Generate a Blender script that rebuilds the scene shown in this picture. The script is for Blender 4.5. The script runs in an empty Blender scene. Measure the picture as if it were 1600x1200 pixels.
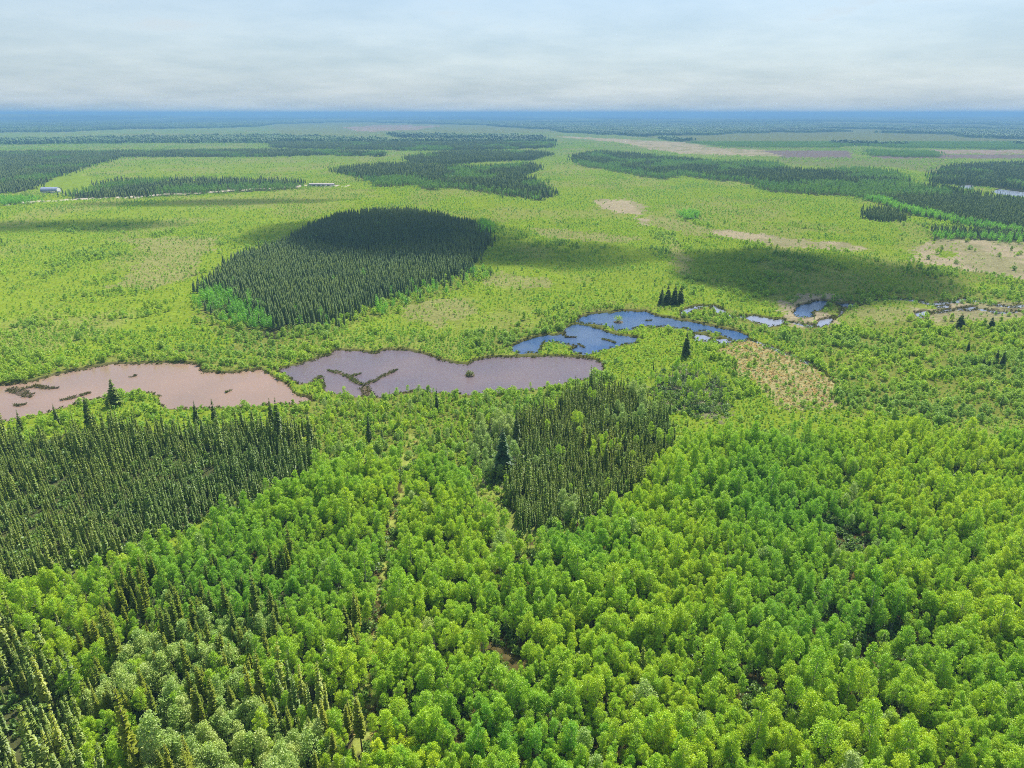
import bpy, math, random
import numpy as np
from math import sin, cos, tan, pi, radians, sqrt

# ------------------------------------------------------------------ camera, sky, sun, exposure
S = bpy.context.scene
CAMZ, FPX, EYE_V = 100.0, 1101.0, 177.0            # drone height, focal length in px of a 1600 px frame, eye-level row
PITCH = math.atan((600 - EYE_V) / FPX)
cd = bpy.data.cameras.new('camera'); cam = bpy.data.objects.new('camera', cd); S.collection.objects.link(cam)
cam.location = (0, 0, CAMZ); cam.rotation_euler = (pi / 2 - PITCH, 0, 0)
cd.sensor_width = 36; cd.lens = 36 * FPX / 1600; cd.clip_start = 1; cd.clip_end = 120000
S.camera = cam

SUN_AZ, SUN_EL = radians(24), radians(56)
SUN = np.array([sin(SUN_AZ) * cos(SUN_EL), cos(SUN_AZ) * cos(SUN_EL), sin(SUN_EL)])
W = bpy.data.worlds.new('World'); S.world = W; W.use_nodes = True
nt = W.node_tree; nt.nodes.clear(); N = nt.nodes.new; L = nt.links.new
sky = N('ShaderNodeTexSky'); sky.sky_type = 'NISHITA'; sky.sun_disc = False
sky.sun_elevation = SUN_EL; sky.sun_rotation = SUN_AZ; sky.air_density = 1.0; sky.dust_density = 0.3; sky.ozone_density = 1.5
bg = N('ShaderNodeBackground'); bg.inputs['Strength'].default_value = 0.074
wo = N('ShaderNodeOutputWorld')
tc = N('ShaderNodeTexCoord'); sep = N('ShaderNodeSeparateXYZ'); L(tc.outputs['Generated'], sep.inputs[0])
mx = N('ShaderNodeMath'); mx.operation = 'MAXIMUM'; L(sep.outputs['Z'], mx.inputs[0]); mx.inputs[1].default_value = 0.0
ad = N('ShaderNodeMath'); ad.operation = 'ADD'; L(mx.outputs[0], ad.inputs[0]); ad.inputs[1].default_value = 0.13
dx = N('ShaderNodeMath'); dx.operation = 'DIVIDE'; L(sep.outputs['X'], dx.inputs[0]); L(ad.outputs[0], dx.inputs[1])
dy = N('ShaderNodeMath'); dy.operation = 'DIVIDE'; L(sep.outputs['Y'], dy.inputs[0]); L(ad.outputs[0], dy.inputs[1])
cmb = N('ShaderNodeCombineXYZ'); L(dx.outputs[0], cmb.inputs[0]); L(dy.outputs[0], cmb.inputs[1])
nz = N('ShaderNodeTexNoise'); nz.inputs['Scale'].default_value = 0.9; nz.inputs['Detail'].default_value = 10; nz.inputs['Roughness'].default_value = 0.62
L(cmb.outputs[0], nz.inputs['Vector'])
rmp = N('ShaderNodeValToRGB'); rmp.color_ramp.elements[0].position = 0.36; rmp.color_ramp.elements[1].position = 0.66
L(nz.outputs['Fac'], rmp.inputs[0])
mixc = N('ShaderNodeMix'); mixc.data_type = 'RGBA'
sc_ = N('ShaderNodeMath'); sc_.operation = 'MULTIPLY'; L(rmp.outputs[0], sc_.inputs[0]); sc_.inputs[1].default_value = 0.8
low = N('ShaderNodeMapRange'); low.inputs['From Min'].default_value = 0.0; low.inputs['From Max'].default_value = 0.30; low.inputs['To Min'].default_value = 0.92; low.inputs['To Max'].default_value = 0.0; L(sep.outputs['Z'], low.inputs['Value'])
lm = N('ShaderNodeMath'); lm.operation = 'MAXIMUM'; L(sc_.outputs[0], lm.inputs[0]); L(low.outputs[0], lm.inputs[1])
L(lm.outputs[0], mixc.inputs[0]); L(sky.outputs[0], mixc.inputs[6])
ccol = N('ShaderNodeMix'); ccol.data_type = 'RGBA'; L(rmp.outputs[0], ccol.inputs[0]); ccol.inputs[6].default_value = (2.75, 3.5, 4.2, 1); ccol.inputs[7].default_value = (4.3, 4.85, 5.25, 1); L(ccol.outputs[2], mixc.inputs[7])
L(mixc.outputs[2], bg.inputs[0]); L(bg.outputs[0], wo.inputs[0])

sd = bpy.data.lights.new('sun', 'SUN'); sd.energy = 4.2; sd.angle = radians(0.53); sd.color = (1.0, 0.95, 0.86)
so = bpy.data.objects.new('sun', sd); S.collection.objects.link(so)
so.rotation_euler = (pi / 2 - SUN_EL, 0, pi - SUN_AZ)
S.view_settings.view_transform = 'Standard'; S.view_settings.look = 'None'; S.view_settings.gamma = 1
S.view_settings.exposure = 1.0
S.cycles.use_denoising = False; S.cycles.filter_width = 1.0; S.cycles.use_adaptive_sampling = True; S.cycles.adaptive_threshold = 0.015; S.cycles.adaptive_min_samples = 24
S.cycles.max_bounces = 5; S.cycles.diffuse_bounces = 3; S.cycles.glossy_bounces = 2; S.cycles.transmission_bounces = 3
S.cycles.volume_bounces = 1; S.cycles.transparent_max_bounces = 24
S.cycles.sample_clamp_indirect = 6

# ------------------------------------------------------------------ helpers
rng = np.random.default_rng(7); random.seed(7)
C = S.collection
cp, sp = cos(PITCH), sin(PITCH)
def at(u, v, z=0.0):                                # pixel of the photograph -> point on the level z
    u = np.asarray(u, float); v = np.asarray(v, float)
    a = (u - 800) / FPX; b = (600 - v) / FPX
    dY = cp + b * sp; dZ = -sp + b * cp
    t = (z - CAMZ) / dZ
    return a * t, dY * t
def pix(x, y, z=0.0):
    d = y * cp - (z - CAMZ) * sp; up = y * sp + (z - CAMZ) * cp
    d = np.maximum(d, 1e-3)
    return 800 + FPX * x / d, 600 - FPX * up / d
def hsh(i, j, s):
    n = (i.astype(np.int64) * 374761393 + j.astype(np.int64) * 668265263 + s * 974634777) & 0xffffffff
    n = ((n ^ (n >> 13)) * 1274126177) & 0xffffffff
    return ((n ^ (n >> 16)) & 0xffff) / 65535.0
def vnoise(x, y, s=0):
    i = np.floor(x); j = np.floor(y); fx = x - i; fy = y - j
    fx = fx * fx * (3 - 2 * fx); fy = fy * fy * (3 - 2 * fy)
    return ((hsh(i, j, s) * (1 - fx) + hsh(i + 1, j, s) * fx) * (1 - fy) + (hsh(i, j + 1, s) * (1 - fx) + hsh(i + 1, j + 1, s) * fx) * fy)
def fbm(x, y, s=0, o=4):
    v = 0; a = .5; t = 0
    for k in range(o):
        v = v + a * vnoise(x * 2 ** k + 17.3 * k, y * 2 ** k - 9.1 * k, s + k); t += a; a *= .5
    return v / t
def sstep(a, b, x):
    t = np.clip((x - a) / (b - a), 0, 1); return t * t * (3 - 2 * t)

def mesh(name, V, F, mats, mi=None, smooth=False):
    V = np.asarray(V, np.float32); me = bpy.data.meshes.new(name)
    F = [np.asarray(f, np.int32) for f in (F if isinstance(F, (list, tuple)) else [F]) if len(f)]
    cnt = np.concatenate([np.full(len(f), f.shape[1], np.int32) for f in F]); flat = np.concatenate([f.ravel() for f in F])
    me.vertices.add(len(V)); me.vertices.foreach_set('co', V.ravel())
    me.loops.add(len(flat)); me.loops.foreach_set('vertex_index', flat)
    st = np.zeros(len(cnt), np.int32); st[1:] = np.cumsum(cnt)[:-1]
    me.polygons.add(len(cnt)); me.polygons.foreach_set('loop_start', st); me.polygons.foreach_set('loop_total', cnt)
    if mi is not None: me.polygons.foreach_set('material_index', np.asarray(mi, np.int32))
    if smooth: me.polygons.foreach_set('use_smooth', np.ones(len(cnt), bool))
    for m in (mats if isinstance(mats, (list, tuple)) else [mats]): me.materials.append(m)
    me.update(calc_edges=True); me.validate(); return me
def link(name, data, parent=None, loc=None):
    o = bpy.data.objects.new(name, data); C.objects.link(o)
    if parent is not None: o.parent = parent
    if loc is not None: o.location = loc
    return o
def tag(o, label=None, cat=None, group=None, kind=None):
    for k, v in (('label', label), ('category', cat), ('group', group), ('kind', kind)):
        if v: o[k] = v
    return o

# ------------------------------------------------------------------ materials
def newmat(name):
    m = bpy.data.materials.new(name); m.use_nodes = True; m.node_tree.nodes.clear(); return m, m.node_tree.nodes.new, m.node_tree.links.new
def leafmat(name, a, b, c, trans=0.45, tint=(1.0, 1.0, 0.55), patch=0.02, rnd=0.5):
    """leaves: colour drifts from a to b from plant to plant and c in patches of ground, part of the light passes through"""
    m, N, L = newmat(name)
    oi = N('ShaderNodeObjectInfo')
    r = N('ShaderNodeMix'); r.data_type = 'RGBA'; L(oi.outputs['Random'], r.inputs[0]); r.inputs[6].default_value = (*a, 1); r.inputs[7].default_value = (*b, 1)
    sc = N('ShaderNodeVectorMath'); sc.operation = 'SCALE'; sc.inputs['Scale'].default_value = patch; L(oi.outputs['Location'], sc.inputs[0])
    nz = N('ShaderNodeTexNoise'); nz.inputs['Scale'].default_value = 1; nz.inputs['Detail'].default_value = 2; L(sc.outputs[0], nz.inputs['Vector'])
    rp = N('ShaderNodeValToRGB'); rp.color_ramp.elements[0].position = .42; rp.color_ramp.elements[1].position = .64; L(nz.outputs['Fac'], rp.inputs[0])
    k = N('ShaderNodeMath'); k.operation = 'MULTIPLY'; k.inputs[1].default_value = .85; L(rp.outputs[0], k.inputs[0])
    r2 = N('ShaderNodeMix'); r2.data_type = 'RGBA'; L(k.outputs[0], r2.inputs[0]); L(r.outputs[2], r2.inputs[6]); r2.inputs[7].default_value = (*c, 1)
    geo = N('ShaderNodeNewGeometry')                # leaf-to-leaf variation
    mr = N('ShaderNodeMapRange'); mr.inputs['To Min'].default_value = 1 - rnd * .5; mr.inputs['To Max'].default_value = 1 + rnd * .5
    L(geo.outputs['Random Per Island'], mr.inputs['Value'])
    hv = N('ShaderNodeHueSaturation'); L(mr.outputs[0], hv.inputs['Value']); L(r2.outputs[2], hv.inputs['Color'])
    cm = N('ShaderNodeMix'); cm.data_type = 'RGBA'; cm.blend_type = 'MULTIPLY'; cm.inputs[0].default_value = 1
    L(hv.outputs[0], cm.inputs[6]); L(oi.outputs['Color'], cm.inputs[7])
    col = cm.outputs[2]
    d = N('ShaderNodeBsdfDiffuse'); L(col, d.inputs[0])
    t2 = N('ShaderNodeMix'); t2.data_type = 'RGBA'; t2.blend_type = 'MULTIPLY'; t2.inputs[0].default_value = 1; L(col, t2.inputs[6]); t2.inputs[7].default_value = (*(q_ * trans * 2 for q_ in tint), 1)
    tr = N('ShaderNodeBsdfTranslucent'); L(t2.outputs[2], tr.inputs[0])
    ms = N('ShaderNodeAddShader'); L(d.outputs[0], ms.inputs[0]); L(tr.outputs[0], ms.inputs[1])
    gl = N('ShaderNodeBsdfGlossy'); gl.inputs['Roughness'].default_value = .5; gl.inputs['Color'].default_value = (.8, .85, .9, 1)
    ms2 = N('ShaderNodeMixShader'); ms2.inputs[0].default_value = .03; L(ms.outputs[0], ms2.inputs[1]); L(gl.outputs[0], ms2.inputs[2])
    o = N('ShaderNodeOutputMaterial'); L(ms2.outputs[0], o.inputs[0]); return m
def plain(name, a, b, scale=3.0, rough=.9):
    m, N, L = newmat(name)
    tc = N('ShaderNodeTexCoord'); nz = N('ShaderNodeTexNoise'); nz.inputs['Scale'].default_value = scale; nz.inputs['Detail'].default_value = 5; L(tc.outputs['Object'], nz.inputs['Vector'])
    rp = N('ShaderNodeValToRGB'); rp.color_ramp.elements[0].position = .35; rp.color_ramp.elements[1].position = .65
    rp.color_ramp.elements[0].color = (*a, 1); rp.color_ramp.elements[1].color = (*b, 1); L(nz.outputs['Fac'], rp.inputs[0])
    p = N('ShaderNodeBsdfPrincipled'); p.inputs['Roughness'].default_value = rough; p.inputs['Specular IOR Level'].default_value = .2; L(rp.outputs[0], p.inputs['Base Color'])
    o = N('ShaderNodeOutputMaterial'); L(p.outputs[0], o.inputs[0]); return m

M = {}
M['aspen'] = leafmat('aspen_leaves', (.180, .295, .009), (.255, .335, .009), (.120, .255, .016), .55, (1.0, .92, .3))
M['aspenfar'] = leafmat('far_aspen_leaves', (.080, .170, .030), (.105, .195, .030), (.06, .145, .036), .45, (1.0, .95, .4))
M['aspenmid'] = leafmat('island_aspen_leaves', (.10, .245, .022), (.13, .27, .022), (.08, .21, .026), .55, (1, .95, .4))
M['poplar'] = leafmat('pale_leaves', (.23, .29, .09), (.20, .27, .06), (.17, .26, .06), .45, (1, 1, .5))
M['spruce'] = leafmat('black_spruce_needles', (.155, .215, .038), (.210, .250, .038), (.122, .190, .042), .42, (1, 1, .4))
M['darkspruce'] = leafmat('dense_spruce_needles', (.082, .128, .034), (.112, .155, .034), (.072, .114, .036), .28, (1, 1, .5))
M['pine'] = leafmat('pine_needles', (.150, .185, .018), (.19, .215, .018), (.11, .160, .020), .35, (1, 1, .4))
M['scrub'] = leafmat('scrub_leaves', (.150, .250, .014), (.205, .282, .015), (.110, .210, .022), .52, (1, 1, .4), .012)
M['willow'] = leafmat('willow_leaves', (.175, .275, .020), (.235, .305, .024), (.15, .235, .050), .5, (1, 1, .5))
M['under'] = leafmat('understory_leaves', (.09, .16, .022), (.12, .185, .025), (.08, .14, .03), .45, (1, 1, .5))
M['sedge'] = leafmat('sedge_blades', (.12, .12, .035), (.085, .075, .035), (.12, .15, .03), .25, (1, 1, .6), .05)
M['drygrass'] = leafmat('dry_grass_blades', (.40, .30, .15), (.33, .24, .12), (.30, .28, .10), .3, (1, .95, .7), .05)
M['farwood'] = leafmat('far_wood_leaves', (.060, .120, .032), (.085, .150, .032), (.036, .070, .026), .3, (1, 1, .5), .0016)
M['aspenbark'] = plain('pale_aspen_bark', (.42, .41, .34), (.26, .26, .22), 2.5)
M['bark'] = plain('brown_bark', (.12, .085, .06), (.20, .16, .13), 4)
M['deadwood'] = plain('grey_dead_wood', (.36, .33, .31), (.22, .19, .18), 4)
M['redneedle'] = leafmat('rusty_needles', (.17, .085, .03), (.15, .08, .03), (.14, .08, .035), .15)
M['mud'] = plain('pond_mud', (.07, .05, .035), (.12, .09, .06), 1.2)
M['whitewall'] = plain('white_siding', (.72, .72, .70), (.62, .62, .60), 1)
M['greyroof'] = plain('mauve_grey_roof', (.50, .45, .46), (.42, .38, .39), .6)
M['blueroof'] = plain('blue_grey_metal_roof', (.26, .30, .42), (.22, .26, .36), .4, .5)
M['darkdoor'] = plain('dark_door', (.08, .08, .09), (.06, .06, .07), 1)
M['rail'] = plain('gravel', (.48, .43, .36), (.38, .34, .28), .6)

def watermat(name, col, col2, rough, bump):
    m, N, L = newmat(name)
    g = N('ShaderNodeNewGeometry'); n1 = N('ShaderNodeTexNoise'); n1.inputs['Scale'].default_value = .035; n1.inputs['Detail'].default_value = 5; L(g.outputs['Position'], n1.inputs['Vector'])
    rp = N('ShaderNodeValToRGB'); rp.color_ramp.elements[0].position = .35; rp.color_ramp.elements[1].position = .68
    rp.color_ramp.elements[0].color = (*col, 1); rp.color_ramp.elements[1].color = (*col2, 1); L(n1.outputs['Fac'], rp.inputs[0])
    p = N('ShaderNodeBsdfPrincipled'); L(rp.outputs[0], p.inputs['Base Color']); p.inputs['Roughness'].default_value = rough; p.inputs['IOR'].default_value = 1.333
    n2 = N('ShaderNodeTexNoise'); n2.inputs['Scale'].default_value = 1.1; n2.inputs['Detail'].default_value = 3; L(g.outputs['Position'], n2.inputs['Vector'])
    b = N('ShaderNodeBump'); b.inputs['Strength'].default_value = bump; b.inputs['Distance'].default_value = .25; L(n2.outputs['Fac'], b.inputs['Height']); L(b.outputs[0], p.inputs['Normal'])
    o = N('ShaderNodeOutputMaterial'); L(p.outputs[0], o.inputs[0]); return m
M['silt'] = watermat('silty_water', (.255, .168, .122), (.215, .148, .112), .15, .35)
M['mauve'] = watermat('mauve_water', (.115, .092, .112), (.145, .108, .112), .17, 1.0)
M['blue'] = watermat('painted_sky_water', (.020, .062, .165), (.07, .105, .18), .14, 1.0)  # sky reflection painted into the blue base colour, brighter in patches
M['palewater'] = watermat('pale_shallow_water', (.20, .21, .26), (.16, .19, .27), .15, .3)

# ------------------------------------------------------------------ land map: outlines read off the photograph, laid down on the ground
U0, V0, RW, RH = -500, 150, 2600, 1500             # raster in ground pixels
def fill(mask_shape, P):
    P = np.asarray(P, float); out = np.zeros(mask_shape, bool)
    x = P[:, 0] - U0; y = P[:, 1] - V0
    r0 = max(int(math.floor(y.min())), 0); r1 = min(int(math.ceil(y.max())), mask_shape[0] - 1)
    cols = np.arange(mask_shape[1])
    xn = np.roll(x, -1); yn = np.roll(y, -1)
    for r in range(r0, r1 + 1):
        yy = r + .01
        c = ((y <= yy) & (yn > yy)) | ((yn <= yy) & (y > yy))
        if not c.any(): continue
        xs = np.sort(x[c] + (yy - y[c]) / (yn[c] - y[c]) * (xn[c] - x[c]))
        for k in range(0, len(xs) - 1, 2):
            a, b = max(int(math.ceil(xs[k])), 0), min(int(math.floor(xs[k + 1])), mask_shape[1] - 1)
            if b >= a: out[r, a:b + 1] = True
    return out
def down(P, z):                                     # outline seen at canopy level z -> the ground beneath it
    P = np.asarray(P, float)
    if z == 0: return P
    x, y = at(P[:, 0], P[:, 1], z); u, v = pix(x, y, 0.0); return np.stack([u, v], 1)
(DRYISH, GREYWOOD) = (20, 21)
(MEADOW, ASPEN, SPRUCE, MIXED, ISLE, FRINGE, STAND, TAN, THICKET, DEAD, BARE, FARWOOD, FIELD, PINK, PURPLE, EDGE, GRAVEL, BRIGHT, PALE, SPRUCE2) = range(20)
REG = np.zeros((RH, RW), np.uint8)
def region(rid, P, z=0): REG[fill(REG.shape, down(P, z))] = rid
# horizon woods and far fields
region(FARWOOD, [(-500, 150), (2100, 150), (2100, 234), (1600, 234), (1400, 231), (1340, 228), (1290, 232), (1220, 232), (1130, 230), (1066, 222), (1000, 213), (860, 206), (760, 197), (640, 194), (540, 193), (430, 194), (400, 198), (330, 200), (190, 202), (100, 206), (-500, 212)])
region(FIELD, [(430, 194), (540, 191), (640, 193), (760, 196), (880, 206), (760, 209), (640, 207), (560, 210), (440, 208), (420, 200)])
region(PINK, [(535, 199), (600, 195), (690, 197), (650, 203), (560, 206)])
region(FIELD, [(190, 210), (430, 208), (600, 211), (610, 219), (190, 219)])
region(FARWOOD, [(200, 216), (440, 213), (520, 217), (600, 220), (600, 223), (440, 224), (190, 224), (-500, 230), (-500, 222), (60, 219)])
region(TAN, [(860, 212), (1066, 222), (1130, 232), (1220, 236), (1220, 245), (1060, 240), (960, 222)])
region(PURPLE, [(1190, 236), (1330, 236), (1330, 246), (1230, 247)])
region(PURPLE, [(1360, 240), (1470, 242), (2100, 240), (2100, 248), (1370, 248)])
region(PINK, [(1460, 234), (2100, 236), (2100, 241), (1460, 240)])
region(FIELD, [(1210, 246), (1480, 248), (1470, 272), (1400, 262), (1300, 262), (1225, 256)])
# strips and stands of trees between the meadows
for P in ([(-500, 236), (60, 234), (190, 233), (330, 231), (460, 231), (600, 234), (600, 239), (500, 237.5), (420, 240), (190, 240), (-500, 241)],
          [(420, 219), (533, 217), (700, 218), (800, 217), (868, 220), (860, 227), (740, 231), (540, 230), (430, 227)],
          [(615, 208), (760, 211), (755, 214), (620, 212)], [(766, 209), (804, 211), (803, 216), (767, 215)], [(810, 211), (845, 213), (842, 217), (812, 216)],
          [(635, 241), (700, 234), (740, 233), (830, 233), (866, 236), (830, 245), (760, 247), (700, 251), (640, 250)],
          [(515, 260), (560, 254), (640, 250), (690, 255), (760, 255), (830, 250), (846, 257), (815, 268), (850, 281), (868, 297), (840, 303), (760, 292), (700, 285), (665, 289), (650, 281), (590, 284), (575, 274), (533, 264)],
          [(893, 240), (930, 233), (1000, 237), (1066, 243), (1130, 249), (1200, 248), (1232, 258), (1290, 262), (1345, 258), (1400, 263), (1425, 280), (1480, 285), (1560, 300), (1700, 312), (2100, 330), (2100, 380), (1600, 356), (1500, 338), (1416, 322), (1376, 308), (1340, 298), (1206, 291), (1163, 277), (1106, 273), (1066, 267), (1033, 273), (1000, 266), (960, 257), (905, 250)],
          [(1460, 347), (1500, 348), (1600, 352), (2100, 362), (2100, 374), (1600, 368), (1500, 372), (1460, 364)],
          [(1355, 320), (1380, 316), (1412, 324), (1412, 333), (1380, 334), (1357, 330)],
          [(1457, 273), (1480, 255), (1560, 250), (2100, 255), (2100, 292), (1600, 292), (1550, 284), (1457, 279)],
          [(112, 293), (150, 282), (188, 275), (300, 274), (400, 275), (466, 277), (468, 287), (350, 292), (250, 297), (160, 300), (112, 302)]):
    region(STAND, P, 8)
for P in ([(1360, 232), (1468, 235), (1465, 241), (1362, 240)], [(590, 284), (575, 274), (640, 270), (665, 281), (700, 283), (760, 290), (840, 300), (868, 297), (840, 303), (760, 293), (700, 286), (665, 290), (650, 282)],
          [(905, 248), (1033, 270), (1066, 264), (1106, 271), (1163, 275), (1206, 281), (1340, 293), (1376, 300), (1416, 315), (1500, 334), (1600, 350), (1600, 357), (1500, 339), (1416, 323), (1376, 309), (1340, 299), (1206, 292), (1163, 278), (1106, 274), (1066, 268), (1033, 274), (900, 252)],
          [(1460, 356), (1600, 362), (2100, 370), (2100, 374), (1600, 369), (1500, 373), (1460, 366)], [(1290, 262), (1345, 258), (1400, 266), (1420, 276), (1340, 268)],
          [(-500, 304), (0, 302), (58, 303), (60, 308), (0, 311), (-500, 318)], [(1062, 325), (1085, 322), (1094, 330), (1070, 336)], [(250, 288), (466, 282), (468, 288), (350, 293), (250, 298)]):
    region(FRINGE, P, 7)
region(BRIGHT, [(30, 297), (85, 272), (118, 262), (140, 276), (160, 298), (90, 301)])
region(STAND, [(-500, 238), (100, 236), (190, 240), (150, 250), (110, 262), (80, 272), (30, 292), (-500, 300)], 8)
region(GRAVEL, [(-500, 325), (0, 319), (190, 309), (350, 299), (470, 291.4), (540, 291.4), (540, 289.6), (470, 289.6), (350, 297.6), (190, 307.6), (0, 317.4), (-500, 323)])
# dry openings
for P in ([(925, 312), (985, 312), (1010, 322), (1000, 335), (960, 332), (935, 324)], [(990, 338), (1040, 350), (1050, 360), (1000, 352)],
          [(1100, 358), (1160, 362), (1240, 372), (1330, 380), (1360, 392), (1300, 390), (1200, 384), (1110, 368)],
          [(1440, 380), (1470, 373), (1560, 378), (2100, 378), (2100, 440), (1600, 437), (1540, 428), (1480, 418), (1420, 408)],
          [(1220, 475), (1260, 462), (1330, 464), (1300, 466), (1240, 478), (1300, 492), (1310, 508), (1300, 514), (1230, 508)]):
    region(TAN, P)
for P in ([(1050, 370), (1075, 400), (1080, 430), (1060, 430), (1045, 395)], [(750, 430), (800, 428), (815, 440), (760, 448)], [(1330, 480), (1450, 480), (1590, 472), (1600, 505), (1450, 508), (1340, 506)],
          [(620, 470), (720, 466), (745, 490), (680, 510), (630, 490)], [(820, 355), (900, 360), (1000, 372), (980, 380), (860, 372)], [(180, 372), (330, 372), (345, 392), (250, 402)],
          [(230, 400), (320, 390), (310, 430), (240, 450), (170, 450)], [(780, 425), (860, 440), (850, 452), (770, 446)], [(1010, 335), (1110, 356), (1100, 372), (1010, 352)]):
    region(DRYISH, P)
for P in ([(1430, 482), (1500, 474), (1600, 476), (1700, 476), (1700, 494), (1560, 496), (1450, 500)], [(1226, 480), (1262, 464), (1300, 463), (1345, 466), (1345, 472), (1296, 469), (1250, 477), (1236, 492), (1262, 500), (1250, 508)]): region(TAN, P)
region(BRIGHT, [(1456, 398), (1472, 393), (1494, 394), (1502, 398), (1488, 402), (1462, 402)])
# wetter thickets of tall willow
for P in ([(-500, 540), (0, 545), (90, 565), (250, 545), (310, 548), (420, 575), (430, 590), (310, 580), (180, 570), (60, 596), (-500, 640)],
          [(310, 470), (345, 490), (420, 525), (500, 510), (530, 545), (430, 572), (380, 560), (330, 520)],
          [(760, 530), (800, 510), (880, 490), (930, 475), (1040, 478), (1040, 486), (930, 487), (905, 500), (870, 522), (800, 545), (760, 556)],
          [(1180, 505), (1300, 512), (1420, 505), (2100, 500), (2100, 650), (1500, 655), (1380, 640), (1310, 640), (1310, 590), (1250, 540)],
          [(1060, 478), (1140, 480), (1160, 492), (1230, 512), (1170, 520), (1060, 500)], [(1330, 455), (1600, 455), (2100, 450), (2100, 475), (1600, 473), (1400, 470), (1320, 478), (1290, 490), (1280, 478)],
          [(1420, 408), (1480, 418), (1540, 428), (1600, 437), (1600, 446), (1420, 432)], [(400, 620), (520, 618), (640, 612), (820, 610), (900, 598), (900, 640), (700, 660), (480, 680)]):
    region(THICKET, P)
region(DEAD, [(1120, 545), (1175, 530), (1230, 555), (1300, 590), (1312, 632), (1240, 640), (1180, 600), (1140, 580)])
region(GREYWOOD, [(1020, 592), (1080, 578), (1140, 600), (1130, 648), (1060, 648), (1030, 640)])
# island forest and its leafy edge
ISLE_P = [(308, 440), (366, 393), (450, 368), (493, 343), (533, 328), (576, 324), (626, 322), (683, 329), (733, 341), (766, 345), (763, 368), (746, 384), (733, 410), (700, 428), (660, 442), (620, 458), (566, 480), (533, 494), (483, 500), (440, 505), (405, 500), (365, 478), (320, 462)]
region(ISLE, ISLE_P, 7)
region(FRINGE, [(308, 442), (345, 440), (380, 462), (410, 478), (425, 500), (405, 508), (365, 482), (318, 462)], 6)
region(FRINGE, [(745, 340), (768, 340), (765, 360), (750, 362)], 6)
region(EDGE, [(430, 512), (483, 506), (533, 497), (566, 484), (620, 462), (690, 440), (760, 420), (765, 436), (690, 458), (600, 490), (540, 512), (480, 525)])
# foreground forest
region(EDGE, [(480, 655), (560, 630), (660, 624), (760, 622), (850, 612), (900, 640), (850, 760), (760, 740), (600, 730), (500, 720)])
region(ASPEN, [(-500, 905), (0, 885), (100, 865), (200, 835), (280, 802), (340, 772), (420, 738), (490, 705), (560, 692), (690, 682), (735, 700), (745, 745), (800, 798), (880, 805), (930, 785), (1005, 725), (1055, 660), (1150, 652), (1300, 645), (1400, 642), (1500, 650), (2100, 650), (2100, 1700), (-500, 1700)], 11)
region(SPRUCE, [(-500, 668), (0, 668), (100, 660), (180, 652), (300, 648), (420, 645), (478, 650), (490, 700), (420, 738), (340, 772), (280, 802), (200, 835), (100, 862), (0, 882), (-500, 900)], 6.5)
region(SPRUCE2, [(760, 650), (800, 640), (850, 618), (905, 596), (950, 586), (1005, 596), (1050, 632), (1045, 676), (1003, 724), (930, 785), (880, 800), (805, 800), (790, 745), (800, 700), (765, 690)], 6)
region(GREYWOOD, [(730, 650), (770, 640), (812, 645), (812, 690), (790, 735), (750, 720)], 6)
region(PALE, [(918, 680), (935, 668), (966, 672), (962, 688), (935, 692)], 7)
region(MIXED, [(-500, 905), (0, 885), (100, 868), (180, 860), (300, 845), (420, 830), (500, 860), (545, 900), (560, 980), (555, 1700), (-500, 1700)], 10)
region(PALE, [(215, 935), (330, 905), (400, 940), (400, 1020), (300, 1040), (220, 990)], 9)
region(SPRUCE, [(-500, 930), (0, 935), (50, 960), (90, 1010), (110, 1060), (120, 1700), (-500, 1700)], 9)
region(SPRUCE, [(420, 1035), (530, 1030), (530, 1070), (470, 1080)], 9)
# the cut line through the aspens
region(BARE, [(635, 675), (649, 675), (645.5, 740), (633, 790), (618.5, 850), (607, 910), (598, 1000), (591, 1080), (580, 1250), (562, 1250), (572, 1080), (580, 1000), (592, 910), (604, 850), (618.5, 790), (631.5, 740)])

POND = {}
POND['silt'] = [[(-500, 640), (0, 603), (57, 595), (85, 586), (110, 581), (177, 568), (233, 568), (290, 567), (311, 570), (315, 581), (350, 583), (383, 580), (405, 577), (430, 590), (448, 600), (456, 613), (470, 618), (493, 625), (460, 630), (420, 632), (366, 636), (300, 638), (258, 637), (250, 628), (247, 617), (235, 613), (200, 615), (165, 619), (140, 624), (100, 636), (50, 649), (0, 659), (-500, 720)]]
POND['mauve'] = [[(423, 573), (440, 576), (460, 572), (490, 562), (516, 553), (522, 546), (560, 547), (585, 551), (600, 547), (640, 546), (660, 551), (683, 561), (710, 568), (730, 570), (750, 561), (786, 557), (833, 558), (883, 557), (916, 560), (940, 565), (941, 580), (916, 590), (866, 603), (810, 610), (733, 616), (693, 613), (653, 610), (600, 619), (560, 621), (540, 618), (506, 610), (503, 592), (485, 595), (468, 600), (455, 590), (438, 580)]]
POND['blue'] = [[(795, 545), (816, 533), (850, 523), (878, 522), (886, 526), (882, 514), (893, 507), (903, 506), (925, 510), (950, 519), (975, 524), (998, 528), (990, 535), (965, 539), (945, 546), (920, 552), (905, 551), (890, 546), (905, 541), (890, 537), (868, 533), (850, 532), (844, 540), (842, 549), (815, 551)],
                [(900, 502), (910, 494), (933, 489), (976, 485), (1006, 487), (1026, 493), (1063, 500), (1109, 508), (1149, 517), (1169, 524), (1166, 531), (1146, 531), (1130, 522), (1109, 517), (1083, 516), (1066, 512), (1033, 509), (1000, 508), (988, 514), (965, 514), (945, 508), (925, 504)],
                [(1238, 488), (1250, 477), (1279, 468.5), (1296, 471), (1288, 480), (1268, 486), (1274, 494), (1245, 493)],
                [(1303, 473), (1322, 473.5), (1340, 475.5), (1334, 479), (1310, 477)]]
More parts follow.
